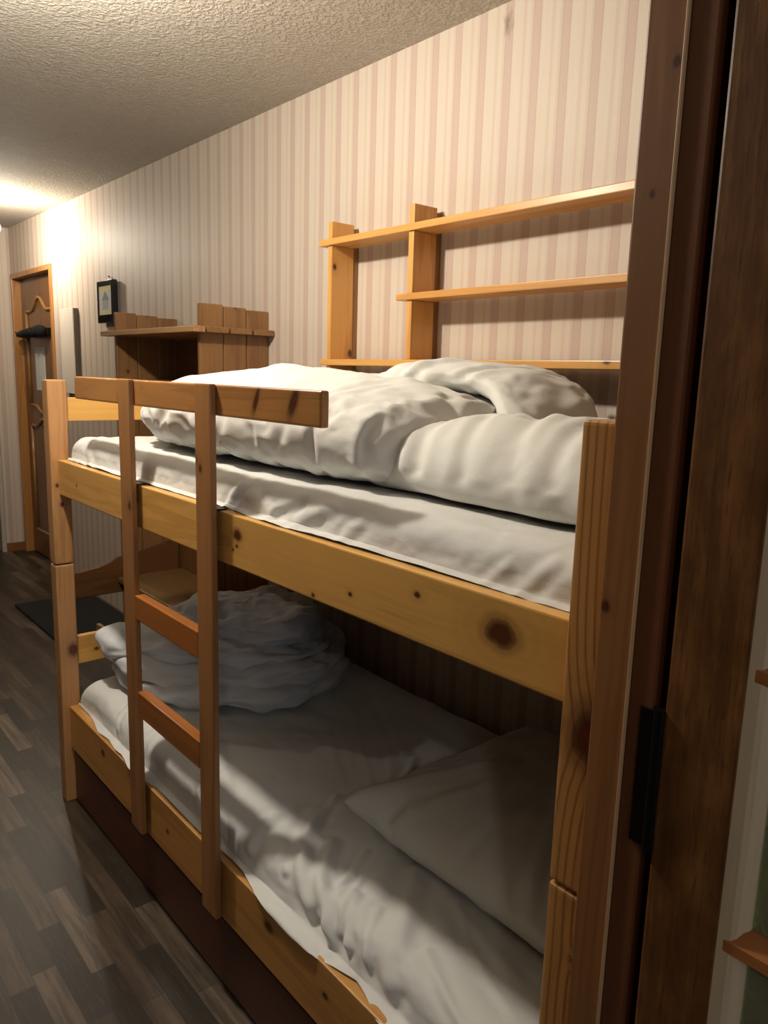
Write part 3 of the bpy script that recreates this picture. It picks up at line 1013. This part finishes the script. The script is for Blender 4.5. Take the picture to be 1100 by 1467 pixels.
def loft(stations, ny=80, nc=88, axis='y'):
    """Closed skin through superellipse sections (y, x centre, half width, bottom, top, exponent)."""
    st = sorted(stations)
    Y = np.array([s[0] for s in st], float)
    P = np.array([s[1:] for s in st], float)
    bm_ = bmesh.new()
    rings = []
    ts = (Y - Y[0]) / (Y[-1] - Y[0])
    for j in range(ny):
        u = 0.5 - 0.5 * math.cos(math.pi * j / (ny - 1))
        u = 0.45 * u + 0.55 * j / (ny - 1)
        y = Y[0] + (Y[-1] - Y[0]) * u
        xc, hw, zb, zt, ex = [np.interp(u, ts, P[:, k]) for k in range(5)]
        ring = []
        for k in range(nc):
            a = 2 * math.pi * k / nc
            c, s = math.cos(a), math.sin(a)
            x = xc + hw * math.copysign(abs(c) ** (2 / ex), c)
            z = (zb + zt) / 2 + (zt - zb) / 2 * math.copysign(abs(s) ** (2 / ex), s)
            ring.append(bm_.verts.new((x, y, z)))
        rings.append(ring)
    for A, B in zip(rings, rings[1:]):
        for k in range(nc):
            bm_.faces.new((A[k], A[(k + 1) % nc], B[(k + 1) % nc], B[k]))
    for R_ in (rings[0], rings[-1]):
        ctr = bm_.verts.new(sum((v.co for v in R_), Vector()) / nc)
        for k in range(nc):
            bm_.faces.new((R_[k], R_[(k + 1) % nc], ctr))
    bmesh.ops.recalc_face_normals(bm_, faces=bm_.faces)
    return bm_


def slab(outline, z0, z1, nr=26, na=120, expo=2.6, tilt=(0, 0)):
    """Rounded cushion-like layer over a smooth closed outline."""
    pts = catmull(list(outline) + [outline[0]], 12)
    cum = np.concatenate([[0], np.cumsum(np.linalg.norm(np.diff(pts, axis=0), axis=1))])
    tt_ = np.linspace(0, cum[-1], na, endpoint=False)
    px = np.interp(tt_, cum, pts[:, 0])
    py = np.interp(tt_, cum, pts[:, 1])
    c = np.array([px.mean(), py.mean()])
    bm_ = bmesh.new()
    zm, hz = (z0 + z1) / 2, (z1 - z0) / 2
    rings = []
    for sgn, rng in ((1, range(0, nr + 1)), (-1, range(nr - 1, -1, -1))):
        for i in rng:
            r = math.sin(math.pi / 2 * i / nr)
            if i == 0:
                rings.append([bm_.verts.new((c[0], c[1], zm + sgn * hz))])
                continue
            h = (max(0, 1 - r ** (2.2 * expo))) ** (1 / expo)
            rings.append([bm_.verts.new((c[0] + (px[k] - c[0]) * r, c[1] + (py[k] - c[1]) * r,
                                         zm + sgn * hz * h + tilt[0] * (px[k] - c[0]) * r + tilt[1] * (py[k] - c[1]) * r)) for k in range(na)])
    for A, B in zip(rings, rings[1:]):
        for k in range(na):
            if len(A) == 1:
                bm_.faces.new((A[0], B[k], B[(k + 1) % na]))
            elif len(B) == 1:
                bm_.faces.new((A[k], B[0], A[(k + 1) % na]))
            else:
                bm_.faces.new((A[k], B[k], B[(k + 1) % na], A[(k + 1) % na]))
    bmesh.ops.recalc_face_normals(bm_, faces=bm_.faces)
    return bm_


def to_mesh(bm_):
    me = bpy.data.meshes.new('tmp')
    bm_.normal_update()
    bm_.to_mesh(me)
    bm_.free()
    return me


def sheet_mesh(zt, zr, over, xfront, rad, y0=0.53, y1=2.395, ny=300):
    """Sheet over a mattress: top, rounded front edge, side, and a hem lying on (or over) the bed rail."""
    bm_ = bmesh.new()
    rows = []
    for j in range(ny + 1):
        y = y0 + (y1 - y0) * j / ny
        de = y1 - y
        zend = (rad - math.sqrt(max(0, rad ** 2 - (rad - min(de, rad)) ** 2))) if de < rad else 0
        o = over(y)
        prof = [(-0.058, zt - 0.01)]
        for k in range(1, 66):
            prof.append((-0.058 + (xfront + rad + 0.058) * k / 65, zt))
        for k in range(1, 13):
            a = math.pi / 2 * k / 12 * 0.93
            prof.append((xfront + rad - rad * math.sin(a), zt - rad + rad * math.cos(a)))
        xe, ze = prof[-1]
        inner = -0.8715
        tz = zr + 0.0035
        for k in range(1, 11):
            u = k / 10
            prof.append((xe + (inner - xe) * u ** 1.5, ze + (tz + 0.006 - ze) * u))
        L = 0.0285
        for k in range(1, 11):
            s_ = o * k / 10
            if s_ <= L:
                prof.append((inner - s_, tz + 0.006 * (1 - k / 10)))
            else:
                prof.append((inner - L - min(s_ - L, 0.004) - 0.0015, tz - max(0, s_ - L - 0.002)))
        zlow = prof[-11][1]
        rows.append([bm_.verts.new((x, y, z - zend if z > zlow else z)) for x, z in prof])
    for A, B in zip(rows, rows[1:]):
        for k in range(len(A) - 1):
            bm_.faces.new((A[k], A[k + 1], B[k + 1], B[k]))
    bmesh.ops.recalc_face_normals(bm_, faces=bm_.faces)
    me = to_mesh(bm_)
    if me.polygons[20].normal.z < 0:
        me.flip_normals()
    return me


def table(pts):
    xs, ys = zip(*sorted(pts))
    return lambda y: float(np.interp(y, xs, ys))


# --- upper bunk
ZU, ZL = 1.205, 0.420
mu = mesh_obj('mattress', boxm(-0.855, -0.066, 0.535, 2.385, 1.064, ZU - 0.012, bev=0.03, seg=4), M_SHEET, smooth=True, origin=(-0.46, 1.46, 1.064))
tag(mu, 'mattress in a white fitted sheet on the upper bunk', 'mattress', 'bunk mattresses')
me = sheet_mesh(ZU, 1.1336, table([(0.5, .007), (0.9, .008), (1.0, .012), (1.2, .018), (1.3, .014), (1.37, .008), (1.5, .007), (1.8, .008), (2.0, .012), (2.2, .008), (2.4, .006)]), -0.868, 0.045)
cr = [([(-0.868, 1.33, 1.17), (-0.87, 1.24, 1.15)], 0.012, 0.003), ([(-0.872, 1.14, 1.145), (-0.862, 1.06, 1.19)], 0.014, 0.005),
      ([(-0.872, 1.22, 1.145), (-0.866, 1.14, 1.18)], 0.010, -0.004), ([(-0.872, 0.62, 1.14), (-0.862, 0.58, 1.19)], 0.010, 0.0025),
      ([(-0.872, 0.68, 1.14), (-0.864, 0.65, 1.17)], 0.008, 0.002), ([(-0.872, 1.0, 1.145), (-0.866, 0.97, 1.175)], 0.012, 0.003),
      ([(-0.872, 1.40, 1.14), (-0.86, 1.37, 1.195)], 0.012, 0.005), ([(-0.872, 2.2, 1.14), (-0.80, 2.3, 1.205)], 0.016, 0.004)]
sculpt(me, cr, [((6, 5, 6), 0.004, 1.3), ((22, 14, 22), 0.0022, 4.1)])
soft_obj('fitted_sheet', me, M_SHEET, (-0.46, 1.46, 1.064), parent=mu)

CU = [(-1.2, 0.0, 0.3, 2.6, ZU - 0.1, ZU + 0.002), (-0.004, 0.1, 0.0, 3.0, 1.0, 2.2), (-0.95, 0.0, 0.3, 0.505, 0.9, 1.31)]
me = settle(pillow_bm([(-0.80, 0.535), (-0.765, 1.19), (-0.30, 1.12), (-0.29, 0.535)], ZU), CU, press=46, frames=34, bend=0.05, shrink=-0.03)
PX = (1, 1, 0)
cr = [([(-.83, .70, 0), (-.74, .77, 0), (-.56, .86, 0), (-.36, 1.0, 0)], 0.016, -0.010, PX), ([(-.83, .80, 0), (-.74, .86, 0), (-.60, .94, 0)], 0.012, -0.008, PX),
      ([(-.83, .64, 0), (-.70, .69, 0), (-.5, .76, 0)], 0.014, -0.008, PX), ([(-.80, .93, 0), (-.70, .99, 0), (-.52, 1.04, 0)], 0.012, -0.008, PX),
      ([(-.79, .745, 0), (-.69, .80, 0), (-.60, .845, 0)], 0.011, 0.006, PX), ([(-.78, .97, 0), (-.66, 1.06, 0), (-.5, 1.09, 0)], 0.012, 0.007, PX),
      ([(-.62, .60, 0), (-.45, .75, 0), (-.3, .95, 0)], 0.018, -0.006, PX)]
sculpt(me, cr, [((9, 9, 9), 0.003, 2.2), ((30, 16, 30), 0.0012, 5.0)])
soft_obj('pillow', me, M_PILLOW, (-0.46, 0.82, ZU), 'plump white pillow at the near end of the upper bunk', 'pillow', group='bunk pillows')

b = loft([(1.03, -0.62, 0.15, 1.22, 1.35, 2.2), (1.07, -0.60, 0.20, 1.213, 1.385, 2.4), (1.2, -0.57, 0.23, 1.21, 1.405, 2.5), (1.38, -0.545, 0.27, 1.21, 1.412, 2.6),
          (1.55, -0.505, 0.32, 1.21, 1.415, 2.7), (1.75, -0.49, 0.345, 1.21, 1.42, 2.6), (1.96, -0.475, 0.335, 1.21, 1.41, 2.4), (2.10, -0.45, 0.31, 1.212, 1.39, 2.2), (2.20, -0.42, 0.27, 1.222, 1.355, 2.1), (2.24, -0.40, 0.22, 1.245, 1.32, 2.0)])
me = settle(b, CU, press=7, frames=26, shrink=-0.065, bend=0.02, grav=1.0, pin=lambda c: 0.26)
XP = (0, 1, 1)
cr = [([(0, 1.17, 1.33), (0, 1.155, 1.24)], 0.010, -0.009, XP), ([(0, 1.44, 1.28), (0, 1.46, 1.215)], 0.012, -0.007, XP), ([(0, 1.08, 1.37), (0, 1.105, 1.28), (0, 1.10, 1.22)], 0.010, -0.012, XP),
      ([(0, 1.30, 1.30), (0, 1.26, 1.22)], 0.012, -0.007, XP), ([(0, 1.62, 1.27), (0, 1.60, 1.215)], 0.012, -0.006, XP), ([(0, 1.78, 1.29), (0, 1.80, 1.215)], 0.014, -0.006, XP)]
sculpt(me, cr, [((5, 5, 5), 0.006, 0.7), ((16, 12, 16), 0.003, 3.0), ((40, 26, 40), 0.0012, 6.0)])


def sweep(path, xc, hw, th, ns=70, nc=64, expo=3.0):
    """Thick folded band following a path in the (y, z) plane, as wide as 2*hw in x."""
    P_ = catmull(path, 16)
    cum = np.concatenate([[0], np.cumsum(np.linalg.norm(np.diff(P_, axis=0), axis=1))])
    ss = np.linspace(0, cum[-1], ns)
    yy_ = np.interp(ss, cum, P_[:, 0])
    zz2 = np.interp(ss, cum, P_[:, 1])
    ty, tz = np.gradient(yy_), np.gradient(zz2)
    ln2 = np.hypot(ty, tz)
    ny_, nz_ = -tz / ln2, ty / ln2
    bm_ = bmesh.new()
    rings = []
    for j in range(ns):
        e = min(j, ns - 1 - j) / 6.0
        f_ = math.sqrt(max(0.02, 1 - (1 - min(e, 1)) ** 2))
        tw_ = 0.03 * math.sin(j * 0.17)
        ring = []
        for k in range(nc):
            a = 2 * math.pi * k / nc
            c, s_ = math.cos(a), math.sin(a)
            x = xc + tw_ + hw * (0.9 + 0.1 * f_) * math.copysign(abs(c) ** (2 / expo), c)
            h = th * f_ * math.copysign(abs(s_) ** (2 / expo), s_)
            ring.append(bm_.verts.new((x, yy_[j] + ny_[j] * h, zz2[j] + nz_[j] * h)))
        rings.append(ring)
    for A, B in zip(rings, rings[1:]):
        for k in range(nc):
            bm_.faces.new((A[k], A[(k + 1) % nc], B[(k + 1) % nc], B[k]))
    bm_.faces.new(rings[0])
    bm_.faces.new(rings[-1])
    bmesh.ops.recalc_face_normals(bm_, faces=bm_.faces)
    return to_mesh(bm_)


fold = sweep([(1.64, 1.365), (1.50, 1.392), (1.36, 1.41), (1.22, 1.415), (1.11, 1.395), (1.03, 1.35), (0.985, 1.29), (0.97, 1.235)], -0.30, 0.155, 0.034)
cr = [([(-.5, 1.56, 0), (-.3, 1.42, 0), (-.05, 1.32, 0)], 0.014, 0.009, PX), ([(-.5, 1.40, 0), (-.3, 1.33, 0), (-.05, 1.20, 0)], 0.012, -0.008, PX),
      ([(-.5, 1.30, 0), (-.3, 1.24, 0), (-.05, 1.12, 0)], 0.012, 0.008, PX), ([(-.5, 1.18, 0), (-.3, 1.14, 0), (-.05, 1.06, 0)], 0.010, -0.008, PX)]
sculpt(fold, cr, [((6, 6, 6), 0.010, 1.9), ((20, 30, 20), 0.006, 6.0)])
inner = sweep([(1.56, 1.325), (1.40, 1.357), (1.22, 1.360), (1.11, 1.335), (1.04, 1.27)], -0.31, 0.155, 0.024, ns=40)
sculpt(inner, [([(-.5, 1.30, 0), (-.3, 1.26, 0), (-.1, 1.2, 0)], 0.014, 0.010, PX)], [((8, 8, 8), 0.010, 4.4), ((20, 20, 20), 0.006, 8.0)])
low = sweep([(1.58, 1.28), (1.40, 1.30), (1.20, 1.30), (1.05, 1.255)], -0.35, 0.19, 0.06, ns=40)
sculpt(low, [], [((8, 8, 8), 0.010, 3.1)])
b = bmesh.new()
for q in (me, fold, inner, low):
    b.from_mesh(q)
me = to_mesh(b)
du = soft_obj('duvet', me, M_DUVET, (-0.45, 1.65, ZU), 'big white duvet lying bunched up along the upper bunk', 'duvet', group='bunk duvets')

# --- lower bunk
ml = mesh_obj('mattress', boxm(-0.85, -0.066, 0.535, 2.385, 0.2285, ZL - 0.012, bev=0.03, seg=4), M_SHEET, smooth=True, origin=(-0.46, 1.46, 0.2285))
tag(ml, 'mattress in a rumpled white sheet on the lower bunk', 'mattress', 'bunk mattresses')
ov = table([(0.5, .036), (0.7, .036), (0.84, .034), (0.90, .014), (0.935, .006), (0.97, .016), (1.05, .034), (1.15, .038), (1.25, .030), (1.33, .012), (1.38, .010), (1.5, .018), (1.65, .018), (1.77, .014),
            (1.84, .030), (1.91, .034), (1.99, .022), (2.03, .026), (2.1, .016), (2.17, .024), (2.25, .008), (2.31, .004), (2.4, .002)])
me = sheet_mesh(ZL, 0.3327, ov, -0.868, 0.05)
cr = [([(-0.52, 1.30, ZL), (-0.62, 1.05, ZL), (-0.70, 0.80, ZL), (-0.76, 0.55, ZL)], 0.012, 0.004),
      ([(-0.70, 1.32, ZL), (-0.80, 1.22, ZL), (-0.87, 1.10, 0.38)], 0.016, 0.010),
      ([(-0.74, 1.20, ZL), (-0.83, 1.12, ZL), (-0.88, 1.02, 0.36)], 0.014, 0.010),
      ([(-0.78, 1.36, ZL), (-0.86, 1.33, 0.39)], 0.014, 0.009),
      ([(-0.66, 1.02, ZL), (-0.78, 0.92, ZL), (-0.87, 0.86, 0.37)], 0.018, 0.009),
      ([(-0.80, 1.04, ZL), (-0.87, 0.98, 0.375)], 0.010, 0.008),
      ([(-0.30, 1.70, ZL), (-0.45, 1.45, ZL), (-0.60, 1.20, ZL)], 0.010, 0.002),
      ([(-0.36, 1.72, ZL), (-0.50, 1.48, ZL), (-0.64, 1.24, ZL)], 0.010, -0.0015),
      ([(-0.24, 1.70, ZL), (-0.38, 1.44, ZL), (-0.5, 1.28, ZL)], 0.010, 0.002),
      ([(-0.72, 1.75, ZL), (-0.80, 1.55, ZL), (-0.87, 1.45, 0.37)], 0.014, 0.006),
      ([(-0.62, 1.34, ZL), (-0.74, 1.27, ZL), (-0.86, 1.20, 0.40)], 0.008, 0.006), ([(-0.70, 1.13, ZL), (-0.79, 1.09, ZL), (-0.885, 1.07, 0.36)], 0.007, 0.007),
      ([(-0.76, 1.07, ZL), (-0.84, 1.03, 0.41), (-0.885, 1.00, 0.36)], 0.006, 0.007), ([(-0.79, 0.98, ZL), (-0.85, 0.94, 0.40), (-0.885, 0.91, 0.355)], 0.007, 0.006),
      ([(-0.66, 0.90, ZL), (-0.74, 0.78, ZL), (-0.80, 0.62, ZL)], 0.007, 0.004), ([(-0.80, 0.84, ZL), (-0.84, 0.74, 0.41), (-0.86, 0.62, 0.39)], 0.008, 0.005),
      ([(-0.78, 1.62, ZL), (-0.84, 1.60, 0.41), (-0.88, 1.57, 0.36)], 0.009, 0.005), ([(-0.80, 2.12, ZL), (-0.86, 2.09, 0.39), (-0.885, 2.06, 0.35)], 0.009, 0.006),
      ([(-0.80, 1.93, ZL), (-0.86, 1.91, 0.39), (-0.885, 1.90, 0.35)], 0.010, 0.006), ([(-0.45, 1.62, ZL), (-0.55, 1.42, ZL), (-0.66, 1.14, ZL)], 0.008, 0.0015),
      ([(-0.18, 1.72, ZL), (-0.30, 1.50, ZL), (-0.40, 1.32, ZL)], 0.010, 0.002), ([(-0.35, 1.36, ZL), (-0.44, 1.30, ZL), (-0.62, 1.26, ZL)], 0.010, 0.005)]
sculpt(me, cr, [((5, 4, 5), 0.006, 7.3), ((18, 10, 18), 0.003, 2.1)])
soft_obj('fitted_sheet', me, M_SHEET, (-0.46, 1.46, 0.2285), parent=ml)

CL_ = [(-1.2, 0.0, 0.3, 2.6, ZL - 0.1, ZL + 0.004), (-0.004, 0.1, 0.0, 3.0, 0.2, 1.2), (-0.95, 0.0, 0.3, 0.505, 0.1, 0.56)]
me = settle(pillow_bm([(-0.70, 0.56), (-0.70, 1.21), (-0.10, 1.20), (-0.09, 0.56)], ZL), CL_, press=40, frames=34, bend=0.05, shrink=-0.04)
cr = [([(-.70, 1.21, 0), (-.58, 1.08, 0), (-.42, .98, 0)], 0.014, 0.008, PX), ([(-.68, 1.12, 0), (-.60, 1.03, 0), (-.50, .97, 0)], 0.010, -0.008, PX), ([(-.62, 1.19, 0), (-.50, 1.10, 0), (-.36, 1.03, 0)], 0.012, -0.007, PX),
      ([(-.70, .90, 0), (-.58, .86, 0), (-.46, .84, 0)], 0.012, -0.006, PX), ([(-.69, .72, 0), (-.58, .76, 0), (-.48, .80, 0)], 0.012, 0.007, PX), ([(-.66, .60, 0), (-.54, .68, 0), (-.40, .72, 0)], 0.012, -0.009, PX),
      ([(-.52, 1.19, 0), (-.40, 1.10, 0), (-.25, 1.06, 0)], 0.012, 0.006, PX)]
sculpt(me, cr, [((7, 7, 7), 0.007, 9.2), ((24, 14, 24), 0.0018, 5.5)])
soft_obj('pillow', me, M_PILLOW, (-0.40, 0.88, ZL), 'flat white pillow at the near end of the lower bunk', 'pillow', group='bunk pillows')

M_QUILT = linen('folded_quilt', (0.72, 0.72, 0.71), (0.52, 0.61, 0.78), 0.4)
LAY = [([(-.80, 2.30), (-.79, 2.16), (-.70, 1.97), (-.62, 1.86), (-.5, 1.80), (-.36, 1.79), (-.2, 1.85), (-.11, 2.0), (-.09, 2.2), (-.12, 2.36), (-.4, 2.375), (-.7, 2.37)], .424, .505),
       ([(-.82, 2.31), (-.80, 2.17), (-.70, 2.00), (-.60, 1.875), (-.5, 1.83), (-.38, 1.80), (-.24, 1.84), (-.12, 2.0), (-.10, 2.2), (-.14, 2.36), (-.4, 2.375), (-.7, 2.37)], .470, .555),
       ([(-.835, 2.31), (-.815, 2.19), (-.70, 2.04), (-.60, 1.92), (-.5, 1.86), (-.38, 1.83), (-.26, 1.88), (-.16, 2.0), (-.12, 2.2), (-.16, 2.36), (-.4, 2.375), (-.7, 2.37)], .520, .600),
       ([(-.60, 2.32), (-.58, 2.16), (-.50, 1.96), (-.40, 1.88), (-.28, 1.90), (-.19, 2.02), (-.14, 2.2), (-.18, 2.35), (-.4, 2.37)], .565, .660)]
b = bmesh.new()
for k, (ol, z0, z1) in enumerate(LAY):
    q = to_mesh(slab(ol, z0, z1))
    sculpt(q, [], [((5, 5, 14), 0.030, 2.0 + k * 3), ((16, 16, 50), 0.010, 5.0 + k)])
    b.from_mesh(q)
me = to_mesh(b)
soft_obj('duvet', me, M_QUILT, (-0.45, 2.1, ZL), 'white duvet folded in a thick stack at the far end of the lower bunk', 'duvet', group='bunk duvets')
